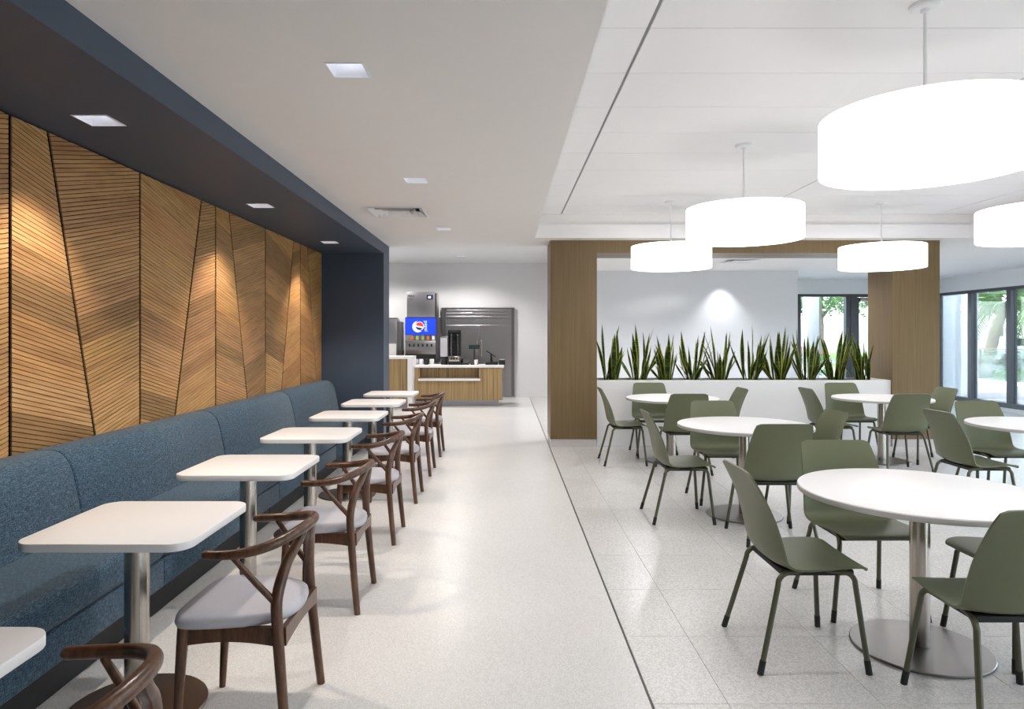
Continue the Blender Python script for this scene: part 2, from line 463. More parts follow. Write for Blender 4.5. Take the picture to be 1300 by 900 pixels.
def panel(i):
    (ta, ba), (tb, bb_) = seams[i], seams[i + 1]
    g = .012
    P = [(seam_at(ta, ba, ZB) + g, ZB), (seam_at(tb, bb_, ZB) - g, ZB), (tb - g, ZTOP - .008), (ta + g, ZTOP - .008)]
    m = (-.25 if i % 2 == 0 else .25)
    L = math.hypot(1, m)
    n = (-m / L, 1 / L); u = (1 / L, m / L)
    vs = [p[0] * n[0] + p[1] * n[1] for p in P]
    me_bm = nb(); uvl = me_bm.loops.layers.uv.new('UVMap'); cl = me_bm.loops.layers.color.new('tone')
    rnd = random.Random(i * 13 + 5)
    k0 = math.floor(min(vs) / PITCH); k1 = math.ceil(max(vs) / PITCH)
    bandedge = 0; tone = 1; off = 0; bandlen = 0
    for k in range(k0, k1):
        if bandlen <= 0:
            bandlen = rnd.choice((5, 6, 7, 8, 8, 9)); b = rnd.choice((.78, .86, .90, .93, .95, .97, 1.0, 1.0, 1.04)); tone = (b, b * rnd.uniform(.96, 1.0), b * rnd.uniform(.92, 1.0)); off = rnd.uniform(0, 60)
        bandlen -= 1
        a, b = k * PITCH + GAP / 2, (k + 1) * PITCH - GAP / 2
        q = clip(clip(P, n[0], n[1], a), -n[0], -n[1], -b)
        if len(q) < 3: continue
        c2 = [q[0]]
        for p in q[1:]:
            if math.hypot(p[0] - c2[-1][0], p[1] - c2[-1][1]) > 1e-5: c2.append(p)
        if len(c2) < 3: continue
        fr = [me_bm.verts.new((XP, p[0], p[1])) for p in c2]; bk = [me_bm.verts.new((XP - .008, p[0], p[1])) for p in c2]
        fs = [me_bm.faces.new(fr)] + [me_bm.faces.new((fr[j], bk[j], bk[(j + 1) % len(c2)], fr[(j + 1) % len(c2)])) for j in range(len(c2))]
        for f in fs:
            for lp in f.loops:
                y, z = lp.vert.co.y, lp.vert.co.z
                lp[uvl].uv = (y * u[0] + z * u[1] + off, y * n[0] + z * n[1])
                lp[cl] = (*tone, 1)
    o = obj('wood_panel', prism(nb(), [(XP - .03, p[0], p[1]) for p in P], (.0222, 0, 0)), 'darkgap', wl_, None, 0)
    sl = obj('oak_slats', me_bm, 'oak', o, None, 0); sl['kind'] = 'stuff'
for i in range(1, len(seams) - 1): panel(i)

# ------------------------------------------------------------------ other walls
def wall(name, b, mat, label): return struct(obj(name, bbox(*b), mat, None, None, 0), label)
wall('wall_back', (-5.2, 1.3, 16.2, 16.4, 0, ZK + .1), 'white', 'white wall behind the service counter')
wall('wall_counter_left', (-5.3, -5.2, YN2, 16.4, 0, ZK + .1), 'white', 'white side wall of the serving area')
wall('wall_niche_back', (-5.2, -2.62, YN2 - .1, YN2, 0, ZK + .1), 'white', 'white wall behind the niche')
wall('wall_middle', (1.3, 5.66, 13.2, 13.4, 0, ZG), 'glosswall', 'glossy white wall behind the planter')
wall('wall_middle_left', (1.3, 1.42, 13.4, 16.2, 0, ZG), 'white', 'white return wall')
wall('wall_middle_right', (5.54, 5.66, 13.4, YW, 0, ZG), 'white', 'white return wall by the rear window')
wall('wall_rear', (-2.62, XR + .2, YB - .2, YB, 0, 3.6), 'white', 'white wall opposite')
wall('baseboard_back', (.23, 1.3, 16.185, 16.2, 0, .1), 'white', 'white skirting')

# window wall on the right and the glazed rear end
ZH = 2.39
wall('wall_right', (XR, XR + .2, YB, YW + .1, ZH, 3.6), 'white', 'white bulkhead over the side windows')
wall('wall_far_right', (5.66, XR, YW, YW + .2, ZH, 3.6), 'white', 'white bulkhead over the rear windows')
wall('trim_1', (XR - .02, XR + .2, YB, YW, 0, .07), 'white', 'low white sill along the side windows')
wn_ = 0
def glazing(p, q, zb=.07, label='dark framed window', door=False, w0=.055, w1=.055):
    """frame between plan points p and q"""
    global wn_
    wn_ += 1
    p = Vector((*p, 0)); q = Vector((*q, 0)); L = (q - p).length
    ang = math.atan2(q.y - p.y, q.x - p.x)
    r = struct(bpy.data.objects.new('window_%d' % wn_, None), label); COL.objects.link(r)
    r.location = p; r.rotation_euler = (0, 0, ang)
    b = nb(); t = .06
    box(b, 0, w0, -t, t, zb, ZH); box(b, L - w1, L, -t, t, zb, ZH)
    box(b, w0, L - w1, -t, t, ZH - .06, ZH); box(b, w0, L - w1, -t, t, zb, zb + .09)
    obj('frame', b, 'mullion', r, None, 0)
    obj('pane', bbox(w0, L - w1, -.006, .006, zb + .09, ZH - .06), 'glass', r, None, 0)
    return r
ys = [YW] + [15.23 - 1.1 * i for i in range(0, 17)]
for a, b in zip(ys[1:], ys[2:]):
    glazing((XR + .07, a), (XR + .07, b), label='tall dark framed window onto the patio')
glazing((5.66, YW + .07), (6.62, YW + .07), .0, 'rear window', w0=.03, w1=.03)
glazing((6.62, YW + .07), (7.80, YW + .07), .0, 'dark framed rear window beside the glass door', w0=.06, w1=.10)
# glass door with closer
dr = struct(bpy.data.objects.new('door_1', None), 'dark framed glass door with an overhead closer'); COL.objects.link(dr)
dr.location = (7.80, YW + .07, 0)
b = nb(); box(b, 0, .14, -.07, .07, 0, ZH); box(b, 1.16, 1.3, -.07, .07, 0, ZH); box(b, .14, 1.16, -.07, .07, ZH - .07, ZH)
obj('frame', b, 'mullion', dr, None, 0)
b = nb()
for bx in ((.15, .21, 0, ZH - .08), (1.09, 1.15, 0, ZH - .08)): box(b, bx[0], bx[1], -.025, .025, bx[2] + .01, bx[3])
box(b, .21, 1.09, -.025, .025, ZH - .16, ZH - .08); box(b, .21, 1.09, -.025, .025, .01, .16)
dl = obj('leaf', b, 'mullion', dr, None, 0)
obj('pane', bbox(.21, 1.09, -.006, .006, .16, ZH - .16), 'glass', dl, None, 0)
b = nb(); box(b, .2, .5, -.10, -.03, ZH - .17, ZH - .11, .01); tube(b, [(.22, -.08, ZH - .1), (.55, -.16, ZH - .09), (.75, -.08, ZH - .08)], .012, 6)
obj('door_closer', b, 'steel', dl)
glazing((9.1, YW + .07), (9.6, YW + .07), .0, 'narrow rear window', w0=.03, w1=.05)
wall('trim_2', (XR - .01, XR + .16, YW - .13, YW + .16, 0, ZH), 'mullion', 'dark corner post of the glazing')

# taupe oak portal around the planter
po = struct(bpy.data.objects.new('wall_portal', None), 'taupe oak portal framing the planter'); COL.objects.link(po)
YP0, YP1 = 8.963, 9.575
for x0, x1 in ((.5965, 1.2075), (5.09, 5.707)):
    c = obj('column', bbox(x0, x1, YP0, YP1, .10, ZG), 'taupe', po, None, 0)
    obj('plinth', bbox(x0 + .004, x1 - .004, YP0 + .004, YP1 - .004, 0, .10), 'plinth', c, None, 0)
obj('header', bbox(1.2075, 5.09, YP0, YP1, 2.545, ZG), 'taupe', po, None, 0)

# ------------------------------------------------------------------ recessed downlights, vents
def downlight(x, y, z, label, energy, size, col=(1, .9, .78), blend=.6, tilt=(0, 0)):
    t = thing('recessed_downlight', label, 'downlight', (x, y, z), 0, 'recessed square downlights')
    h = AP / 2
    b = nb()
    for s in ((-h - .008, h + .008, -h - .008, -h), (-h - .008, h + .008, h, h + .008), (-h - .008, -h, -h, h), (h, h + .008, -h, h)):
        box(b, s[0], s[1], s[2], s[3], -.003, .0)
    obj('trim', b, 'lampwhite', t, None, 0)
    b = nb(); i = .052; zt = .115
    A = [(-h, -h, 0), (h, -h, 0), (h, h, 0), (-h, h, 0)]; B_ = [(-i, -i, zt), (i, -i, zt), (i, i, zt), (-i, i, zt)]
    for k in range(4): quad(b, A[k], A[(k + 1) % 4], B_[(k + 1) % 4], B_[k])
    obj('reflector', b, 'reflector', t, None, 0)
    obj('led', bbox(-i, i, -i, i, zt, zt + .02), 'ledwhite', t, None, 0)
    d = bpy.data.lights.new('downlight_beam', 'SPOT'); d.energy = energy; d.spot_size = math.radians(size); d.spot_blend = blend
    d.shadow_soft_size = .035; d.color = col
    l = bpy.data.objects.new('beam', d); COL.objects.link(l); l.parent = t; l.location = (0, 0, -.005); l.rotation_euler = (tilt[0], tilt[1], 0)
for (x, y), w in zip(SOFFIT_LIGHTS, ('nearest the viewer', 'in the middle of the row', 'farthest away by the niche end')):
    downlight(x, y, ZS, 'square downlight in the navy soffit over the banquette, ' + w, P_SOFFIT, 92, (1, .87, .70), .55)
for (x, y), w in zip(GYP_LIGHTS, ('nearest and largest', 'second, just before the air vent', 'third, just past the air vent')):
    downlight(x, y, ZG, 'square downlight in the white ceiling over the aisle, ' + w, P_DOWN, 125, (1, .95, .9))
downlight(*WASH_LIGHT, ZG, 'square downlight washing the glossy white wall behind the planter', 40, 84, (.98, .98, 1), .85)
for (x, y), w in zip(KIT_LIGHTS, ('in front of the steel refrigerator', 'added out of view above the drinks machine', 'added out of view before the service counter')):
    downlight(x, y, ZK, 'square downlight in the high ceiling ' + w, 80, 150, (1, .97, .94))

for (x, y), w in zip(HALL_FILL_LIGHTS, ('hidden behind the oak header at its left', 'hidden behind the oak header at its right', 'outside the photo by the side windows', 'outside the photo by the nearest side window')):
    downlight(x, y, ZG, 'added square downlight in the white ceiling, ' + w, 62, 150, (.99, .98, 1))

def vent(x, y, label):
    t = thing('air_diffuser', label, 'air vent', (x, y, ZG), 0, 'square ceiling air diffusers')
    def ring(b, a0, z0, a1, z1, th=.004):
        A = [(-a0, -a0, z0), (a0, -a0, z0), (a0, a0, z0), (-a0, a0, z0)]; B_ = [(-a1, -a1, z1), (a1, -a1, z1), (a1, a1, z1), (-a1, a1, z1)]
        for k in range(4):
            quad(b, A[k], A[(k + 1) % 4], B_[(k + 1) % 4], B_[k])
            quad(b, *[(p[0], p[1], p[2] + th) for p in (A[k], A[(k + 1) % 4], B_[(k + 1) % 4], B_[k])])
    b = nb(); ring(b, .305, -.004, .265, -.004); ring(b, .265, -.004, .265, .10); obj('frame', b, 'lampwhite', t, None, 0)
    for a in (.262, .20, .14):
        b = nb(); ring(b, a, -.006, a - .055, .045); obj('louver', b, 'lampwhite', t, None, 0)
    b = nb(); box(b, -.085, .085, -.085, .085, -.006, 0); obj('centre_plate', b, 'lampwhite', t, None, 0)
    obj('duct', bbox(-.265, .265, -.265, .265, .10, .12), 'darkgap', t, None, 0)
vent(*VENT1, 'square white air vent in the aisle ceiling between two downlights')
vent(*VENT2, 'square air vent in the ceiling beyond the oak portal')

# ------------------------------------------------------------------ pendants
def pendant(x, y, label, first=[None]):
    if first[0] is None:
        t = thing('pendant_lamp', label, 'pendant lamp', (x, y, ZT), 0, 'white drum pendant lamps')
        obj('canopy', lathe(nb(), [(0, 0), (.068, 0), (.068, -.014), (.06, -.022), (.02, -.024), (.018, -.04), (0, -.04)], 24), 'lampwhite', t)
        z1, z0, R = -.52, -.775, .457
        obj('rod', tube(nb(), [(0, 0, -.03), (0, 0, z1 + .01)], .0085, 8), 'lampwhite', t)
        b = nb(); lathe(b, [(R - .012, z1), (R, z1), (R, z0), (R - .012, z0), (R - .012, z1)], 96)
        sh = obj('shade', b, 'lampshade', t)
        bt = nb(); lathe(bt, [(0, z1 - .004), (R - .012, z1 - .004)], 64); obj('top_diffuser', bt, 'topglow', t)
        bt = nb(); lathe(bt, [(R - .012, z0 + .012), (0, z0 + .012)], 64); obj('bottom_diffuser', bt, 'diffuser', t)
        b = nb(); a = math.radians(232); w = .003
        c = Vector((math.cos(a), math.sin(a), 0)); tt = Vector((-c.y, c.x, 0))
        p = c * (R + .0008)
        prism(b, [p - tt * w + Vector((0, 0, z0)), p + tt * w + Vector((0, 0, z0)), p + tt * w + Vector((0, 0, z1)), p - tt * w + Vector((0, 0, z1))], c * .0008)
        obj('seam', b, 'shadeseam', sh, None, 0)
        first[0] = t
    else:
        t = copy_tree(first[0]); t.location = (x, y, ZT); t['label'] = label
    return t
pendant(1.975, 3.209, 'white lit drum pendant lamp over the nearest round table')
pendant(1.95, 5.57, 'white lit drum pendant lamp second from the front, over the middle round table')
pendant(1.935, 7.957, 'white lit drum pendant lamp nearest the left oak column')
pendant(4.39, 7.957, 'white lit drum pendant lamp before the right oak column')
pendant(4.39, 5.58, 'white lit drum pendant lamp cut by the right edge of the photo, beside the windows')

pendant(4.39, 3.21, 'added white lit drum pendant lamp outside the photo to the right')  # unseen pendant added to balance the room light
pendant(1.95, .84, 'added white lit drum pendant lamp outside the photo above the viewer')  # likewise added out of view as fill light

# ------------------------------------------------------------------ banquette
def banquette(y0, y1, label, end=False):
    t = thing('banquette_section', label, 'bench', (XP, y0, 0), 0, 'sections of the blue banquette')
    L = y1 - y0 - .004
    prof = [(.005, .40), (.29, .40), (.272, .50), (.235, .70), (.205, .80), (.165, .852), (.11, .872), (.005, .868)]
    prof = prof[:2] + [p for p in smooth(prof[1:], 3)][1:]
    b = nb(); prism(b, [(p[0], 0, p[1]) for p in prof], (0, L, 0))
    es = [e for e in b.edges if len(e.link_faces) == 2 and any(len(f.verts) > 6 for f in e.link_faces)]
    bmesh.ops.bevel(b, geom=es, offset=.014, segments=4, profile=.5, affect='EDGES')
    obj('backrest', b, 'blue', t, None, 50)
    obj('seat_cushion', bbox(.22, .70, 0, L, .312, .462, .035, 4), 'blue', t, None, 50)
    obj('base', bbox(.05, .692, 0, L, .165, .308, .008), 'blue', t, None, 50)
    obj('toe_kick', bbox(.05, .615, .005, L - .005, 0, .165), 'black', t, None, 0)
for a, b_, w in ((1.74, 3.55, 'nearest the viewer, behind the first full square table'), (3.55, 5.36, 'second from the viewer'),
                 (5.36, 7.17, 'third from the viewer'), (7.17, 9.0, 'farthest, ending at the navy wall')):
    banquette(a, b_, 'blue heather upholstered banquette section, ' + w)

# ------------------------------------------------------------------ square tables
def rounded_square(h, r, n=6):
    pts = []
    for cx_, cy_, a0 in ((h - r, h - r, 0), (-h + r, h - r, 90), (-h + r, -h + r, 180), (h - r, -h + r, 270)):
        for k in range(n + 1):
            a = math.radians(a0 + 90 * k / n); pts.append((cx_ + r * math.cos(a), cy_ + r * math.sin(a)))
    return pts
def square_table(y, label, base='steelbase', first=[None], x=-1.424):
    if first[0] is None:
        t = thing('square_table', label, 'table', (x, y, 0), 0, 'white square tables along the banquette')
        b = nb(); prism(b, [(p[0], p[1], .71) for p in rounded_square(.31, .075, 7)], (0, 0, .03), .003, 2)
        obj('tabletop', b, 'laminate', t)
        obj('pole', lathe(nb(), [(.0455, .012), (.0455, .705), (0, .705)], 32, (-.025, 0)), 'steel', t)
        obj('mounting_plate', bbox(-.145, .095, -.12, .12, .70, .71), 'black', t, None, 0)
        obj('base', lathe(nb(), [(0, 0), (.255, 0), (.258, .003), (.258, .008), (.255, .011), (0, .011)], 64, (-.025, 0)), base, t, None, 25)
        first[0] = t
    else:
        t = copy_tree(first[0]); t.location = (x, y, 0); t['label'] = label
    return t
for y, w in ((2.69, 'in full view nearest the viewer'), (3.855, 'second in full view, by the second wooden chair'), (5.08, 'third in full view along the banquette'),
             (6.28, 'fourth in full view along the banquette'), (7.46, 'fifth in full view along the banquette'), (8.6, 'farthest, by the navy end wall')):
    square_table(y, 'white square table on a steel pole, ' + w, 'steelbronze')
square_table(1.40, 'white square table cut by the left edge of the photo, only a corner showing')

# ------------------------------------------------------------------ wooden chairs
def wood_chair(y, label, first=[None], x=-.976, rz=PI):
    if first[0] is not None:
        t = copy_tree(first[0]); t.location = (x, y, 0); t.rotation_euler = (0, 0, rz); t['label'] = label; return t
    t = thing('wooden_armchair', label, 'chair', (x, y, 0), rz, 'dark wooden chairs facing the banquette')
    # seat pad: shield outline
    out = []
    half = [(.235, 0), (.232, .12), (.215, .195), (.17, .228), (.05, .222), (-.08, .195), (-.155, .155), (-.19, .085), (-.2, 0)]
    half = smooth(half, 3)
    loop = half + [(p[0], -p[1]) for p in reversed(half[1:-1])]
    b = nb()
    prof = [(.90, .415), (.975, .42), (1.0, .435), (.985, .452), (.93, .462), (.6, .466)]
    rings = [[b.verts.new((p[0] * s + .01 * (1 - s), p[1] * s, z)) for p in loop] for s, z in prof]
    for r0, r1 in zip(rings, rings[1:]):
        for k in range(len(loop)):
            b.faces.new((r0[k], r0[(k + 1) % len(loop)], r1[(k + 1) % len(loop)], r1[k]))
    b.faces.new(list(reversed(rings[0]))); b.faces.new(rings[-1])
    obj('seat_pad', b, 'padgrey', t, None, 60)
    for s in (1, -1):
        pth = smooth([(.205, s * .2, 0), (.195, s * .2, .2), (.182, s * .195, .42)], 5)
        n = len(pth); obj('leg', tube(nb(), pth, [.0125 + .008 * min(1, i / n * 1.3) for i in range(n)], 12), 'walnut', t)
        pth = smooth([(-.2, s * .228, 0), (-.178, s * .216, .22), (-.160, s * .206, .43), (-.158, s * .2, .53), (-.175, s * .15, .63), (-.197, s * .085, .69), (-.212, s * .045, .735)], 4)
        n = len(pth); obj('leg', tube(nb(), pth, [.012 + .009 * math.sin(PI * min(1, .15 + i / n * .8)) for i in range(n)], 12), 'walnut', t)
        obj('arm_brace', tube(nb(), [(-.16, s * .203, .50), (-.09, s * .222, .585), (-.012, s * .24, .684)], [.0125, .012, .010], 10), 'walnut', t)
        # side rail with arched lower edge
        pts = []
        A = Vector((.182, s * .197, 0)); B_ = Vector((-.162, s * .205, 0))
        N = 8
        lo = [A.lerp(B_, k / N) + Vector((0, 0, .350 + .016 * math.sin(PI * k / N))) for k in range(N + 1)]
        hi = [Vector((B_.x, B_.y, .418)), Vector((A.x, A.y, .418))]
        b = nb(); prism(b, lo + hi, (0, -s * .022, 0)); obj('side_rail', b, 'walnut', t, None, 30)
    for xx, hw in ((.182, .19), (-.17, .2)):
        N = 8
        lo = [Vector((xx, -hw + 2 * hw * k / N, .352 + .016 * math.sin(PI * k / N))) for k in range(N + 1)]
        b = nb(); prism(b, lo + [Vector((xx, hw, .418)), Vector((xx, -hw, .418))], (-.02, 0, 0)); obj('cross_rail', b, 'walnut', t, None, 30)
    half = [(.09, .243, .692), (.0, .248, .694), (-.09, .229, .704), (-.16, .178, .722), (-.207, .095, .740), (-.224, 0, .747)]
    pth = smooth(half + [(p[0], -p[1], p[2]) for p in reversed(half[:-1])], 6)
    n = len(pth)
    rad = [.0158 + .0042 * math.sin(PI * i / (n - 1)) for i in range(n)]; rad[0] *= .75; rad[-1] *= .75
    obj('arm_rail', tube(nb(), pth, rad, 14), 'walnut', t)
    first[0] = t
    return t
for y, w in ((2.655, 'nearest in full view, at the first square table'), (3.82, 'second in full view, at the second square table'), (5.0, 'third in full view along the aisle'),
             (6.18, 'fourth in full view along the aisle'), (7.32, 'fifth in full view along the aisle'), (8.44, 'farthest along the aisle')):
    wood_chair(y, 'walnut armchair with grey seat, ' + w)
wood_chair(1.425, 'dark walnut chair cut by the bottom edge of the photo, only its arm rail showing', x=-.99)

# ------------------------------------------------------------------ round tables
def round_table(x, y, label, first=[None]):
    if first[0] is not None:
        t = copy_tree(first[0]); t.location = (x, y, 0); t['label'] = label; return t
    t = thing('round_table', label, 'table', (x, y, 0), 0, 'white round cafe tables')
    R = .531
    top = obj('tabletop', lathe(nb(), [(0, .712), (R - .004, .712), (R, .715), (R, .735), (R - .0035, .7395), (R - .008, .7405), (0, .7405)], 96), 'laminate', t, None, 30)
    obj('edge_band', lathe(nb(), [(R + .0006, .7145), (R + .0012, .7155), (R + .0012, .7345), (R + .0006, .7355)], 96), 'lamedge', top)
    obj('pole', lathe(nb(), [(.043, .014), (.043, .705), (0, .705)], 32), 'steel', t)
    obj('mounting_plate', lathe(nb(), [(0, .70), (.16, .70), (.16, .712), (0, .712)], 24), 'black', t, None, 30)
    obj('base', lathe(nb(), [(0, 0), (.294, 0), (.297, .003), (.297, .009), (.294, .012), (0, .012)], 72), 'steelbase', t, None, 25)
    first[0] = t
    return t
round_table(1.95, 3.21, 'large white round table nearest the viewer on a steel pole and disc base')
round_table(1.955, 5.58, 'white round table in the middle of the left row of three')
round_table(1.95, 7.96, 'white round table farthest back in the left row, by the oak column')
round_table(4.39, 7.96, 'white round table before the right oak column')
round_table(4.39, 5.58, 'white round table cut by the right edge of the photo')

# ------------------------------------------------------------------ green chairs
def green_chair(x, y, rz, label, first=[None]):
    if first[0] is not None:
        t = copy_tree(first[0]); t.location = (x, y, 0); t.rotation_euler = (0, 0, rz); t['label'] = label; return t
    t = thing('shell_chair', label, 'chair', (x, y, 0), rz, 'olive green shell chairs')
    prof = [(.262, .431, .186), (.24, .445, .208), (.17, .45, .224), (.06, .443, .232), (-.03, .436, .236), (-.09, .437, .238), (-.132, .456, .238),
            (-.158, .50, .236), (-.172, .56, .232), (-.186, .64, .226), (-.206, .72, .216), (-.232, .80, .205), (-.252, .858, .194)]
    pr = smooth(prof, 4)
    n = len(pr); NV = 14
    b = nb(); grid = []
    for i, (px, pz, hw) in enumerate(pr):
        a = pr[max(i - 1, 0)]; c = pr[min(i + 1, n - 1)]
        tg = Vector((c[0] - a[0], 0, c[1] - a[1])).normalized()
        nrm = Vector((-tg.z, 0, tg.x)) * -1        # towards the sitter
        if nrm.z < 0 and i < n / 2: nrm = -nrm
        if nrm.x < 0 and i >= n / 2: nrm = -nrm
        f = i / (n - 1)
        curl = .008 * min(1, f / .12) + .035 * math.exp(-((f - .62) / .2) ** 2) - .012 * math.exp(-((f - 1) / .1) ** 2)
        # round the four outer corners
        dtop = (1 - f) / .05; dfr = f / .045
        shr = 1.0
        row = []
        for j in range(NV + 1):
            s = -1 + 2 * j / NV
            off = nrm * curl * abs(s) ** 2.6
            p = Vector((px, s * hw, pz)) + off
            # corner rounding: pull the ends of the outline in near the corners
            if f > .93: p -= tg * (.012 * max(0, abs(s) - .8) / .2) ** 1 * ((f - .93) / .07) * (max(0, abs(s) - .8) / .2)
            row.append(b.verts.new(p))
        grid.append(row)
    for i in range(n - 1):
        for j in range(NV):
            b.faces.new((grid[i][j], grid[i][j + 1], grid[i + 1][j + 1], grid[i + 1][j]))
    bmesh.ops.recalc_face_normals(b, faces=b.faces[:])
    bmesh.ops.solidify(b, geom=b.faces[:], thickness=.009)
    obj('shell', b, 'green', t, None, 60)
    b = nb(); box(b, -.12, .205, -.185, .185, .404, .432, .01)
    obj('seat_pan', b, 'black', t)
    for s in (1, -1):
        for sg in (1, -1):
            if sg > 0: pts = [(.03, s * .168, .420), (.12, s * .178, .424), (.172, s * .188, .419), (.197, s * .194, .395), (.203, s * .198, .355), (.2205, s * .222, .17), (.237, s * .245, 0)]
            else: pts = [(.03, s * .168, .420), (-.06, s * .178, .421), (-.108, s * .188, .415), (-.134, s * .194, .39), (-.142, s * .198, .355), (-.19, s * .222, .17), (-.235, s * .245, 0)]
            pth = smooth(pts, 4)
            lg = obj('leg', tube(nb(), pth, .012, 10), 'greenleg', t)
            a, c = Vector(pts[-1]), Vector(pts[-2]); d = (c - a).normalized()
            obj('foot_sleeve', tube(nb(), [a, a + d * .06], .0137, 10), 'rubber', lg)
    first[0] = t
    return t
G = 'olive green shell chair '
for x, y, r, w in (
    (1.34, 3.20, 0, 'in full view left of the nearest round table, facing right'),
    (1.925, 3.73, -PI / 2, 'on the far side of the nearest round table, facing the viewer'),
    (1.925, 2.64, PI / 2, 'in the right foreground with its back to the viewer'),
    (2.45, 3.205, PI, 'mostly hidden behind the foreground chair, right of the nearest table'),
    (1.386, 5.525, 0, 'left of the middle round table, facing right'),
    (1.93, 6.11, -PI / 2, 'on the far side of the middle round table, facing the viewer'),
    (1.925, 4.95, PI / 2, 'with its back to the viewer at the middle round table'),
    (2.44, 5.55, PI, 'at the right of the middle round table, only its back showing'),
    (1.35, 7.88, 0, 'beside the left oak column, facing right'),
    (1.84, 8.49, -PI / 2, 'against the planter by the left oak column, facing the viewer'),
    (1.92, 7.36, PI / 2, 'with its back to the viewer at the farthest left round table'),
    (2.49, 7.90, PI, 'at the right of the farthest left round table, facing left'),
    (3.73, 7.90, 0, 'left of the table before the right oak column, facing right'),
    (4.29, 8.49, -PI / 2, 'against the planter at its right end, facing the viewer'),
    (4.24, 7.36, PI / 2, 'with its back to the viewer before the right oak column'),
    (4.90, 7.96, PI, 'between the right oak column and the windows, facing left'),
    (3.76, 5.53, 0, 'left of the table cut by the right edge, facing right'),
    (4.38, 6.10, -PI / 2, 'nearest the windows behind the table cut by the right edge'),
):
    green_chair(x, y, r, G + w)

# ------------------------------------------------------------------ planter with snake plants
pl = thing('planter', 'long white planter wall between the oak columns', 'planter', (3.15, 9.27, 0))
PH = .872
b = nb(); hx_ = (5.09 - 1.2075) / 2 - .004
box(b, -hx_, hx_, -.27, -.24, 0, PH, .003, 1); box(b, -hx_, hx_, .24, .27, 0, PH, .003, 1)
box(b, -hx_, -hx_ + .03, -.24, .24, 0, PH); box(b, hx_ - .03, hx_, -.24, .24, 0, PH)
obj('body', b, 'white', pl, None, 0)
obj('soil', bbox(-hx_ + .03, hx_ - .03, -.24, .24, .70, PH - .025), 'soil', pl, None, 0)
rl = random.Random(21)
def leaf_mesh(h, w, lean, curve, twist, phase):
    b = nb(); uvl = b.loops.layers.uv.new('UVMap')
    N = 9; rows = []
    for i in range(N + 1):
        f = i / N
        ww = w * (.55 + .75 * math.sin(PI * min(1, f * .62 + .08)) - .3) * (1 - max(0, (f - .55) / .45) ** 1.7)
        ww = max(ww, .0012)
        r = lean * h * f + curve * h * f * f
        z = h * f * math.sqrt(max(.2, 1 - (lean + curve * f) ** 2 * .6))
        a = phase + twist * f
        c = Vector((r, 0, z)); d = Vector((math.sin(a) * .6, math.cos(a), 0)); nn = Vector((math.cos(a), -math.sin(a), 0))
        rows.append([(c - d * ww + nn * ww * .35), c + nn * 0, (c + d * ww + nn * ww * .35)])
    fr = [[b.verts.new(p) for p in r] for r in rows]
    for i in range(N):
        for j in range(2):
            f_ = b.faces.new((fr[i][j], fr[i][j + 1], fr[i + 1][j + 1], fr[i + 1][j]))
            us = (j / 2, (j + 1) / 2, (j + 1) / 2, j / 2); vv = (i, i, i + 1, i + 1)
            for lp, u_, v_ in zip(f_.loops, us, vv): lp[uvl].uv = (u_, v_ / N)
    bmesh.ops.solidify(b, geom=b.faces[:], thickness=.0025)
    return mesh_of('leaf', b, 'leaf', 60)
PX = [(776, 1.15), (810, 1.12), (845, 1.02), (879, 1.04), (912, 1.14), (952, 1.12), (988, 1.14), (1025, 1.1), (1060, 1.06), (1094, 1.06)]
names = ['leftmost, touching the left oak column', 'second from the left oak column', 'third from the left oak column', 'fourth from the left oak column', 'fifth from the left oak column',
         'fifth from the right oak column', 'fourth from the right oak column', 'third from the right oak column', 'second from the right oak column', 'rightmost, touching the right oak column']
for (px, hs), nm in zip(PX, names):
    X = (px - 641) * 9.25 / F
    p = thing('snake_plant', 'green snake plant with yellow leaf margins in the planter, ' + nm, 'plant', (X, 9.25, PH - .026), 0, 'snake plants in the long planter')
    nl = 20
    for k in range(nl):
        az = rl.uniform(0, 2 * PI)
        bx_, by_ = rl.uniform(-.085, .085), rl.uniform(-.08, .08)
        if k < 6: h = hs * rl.uniform(.50, .70); lean = rl.uniform(0.02, .24)
        elif k < 15: h = hs * rl.uniform(.32, .52); lean = rl.uniform(.08, .38)
        else: h = hs * rl.uniform(.22, .40); lean = rl.uniform(.3, .7)
        az = math.atan2(by_, bx_ * 1.6) + rl.uniform(-.5, .5)
        if abs(X - 1.4) < .25 and math.cos(az) < -.2 and lean > .12: az = PI - az
        if abs(X - 4.95) < .25 and math.cos(az) > .2 and lean > .12: az = PI - az
        me = leaf_mesh(h, rl.uniform(.030, .044), lean, rl.uniform(-.10, .16), rl.uniform(-1.2, 1.2), rl.uniform(-.6, .6) + (PI / 2 - az))
        put('leaf', me, p, (bx_, by_, -.002), (0, 0, az))

# ------------------------------------------------------------------ service counter and appliances
def px2(x, y, Y): return ((x - 641) * Y / F, E - (y - 425) * Y / F)
Yc = 14.07
c = thing('service_counter', 'striped oak service counter with white top and tray shelf', 'counter', (0, Yc, 0))
xl, xr = -1.855, -.065
x2 = (612 - 641) * Yc / F
ra, rb = (533 - 641) * Yc / F, (608 - 641) * Yc / F
obj('worktop', bbox(xl, -.02, -.03, .72, .795, .838, .004), 'laminate', c)
obj('front_panel', bbox(xl, ra, 0, .03, .125, .795), 'zebra', c, None, 0)
obj('front_panel', bbox(ra, rb, 0, .03, .125, .53), 'zebra', c, None, 0)
obj('front_panel', bbox(rb, x2 - .003, 0, .03, .125, .795), 'zebra', c, None, 0)
obj('front_panel', bbox(x2 + .003, xr, -.004, .03, .125, .795), 'zebra', c, None, 0)
obj('recess_back', bbox(ra, rb, .22, .25, .53, .795), 'zebra', c, None, 0)
obj('corner_strip', bbox(x2 - .003, x2 + .003, -.006, .03, .125, .795), 'steel', c, None, 0)
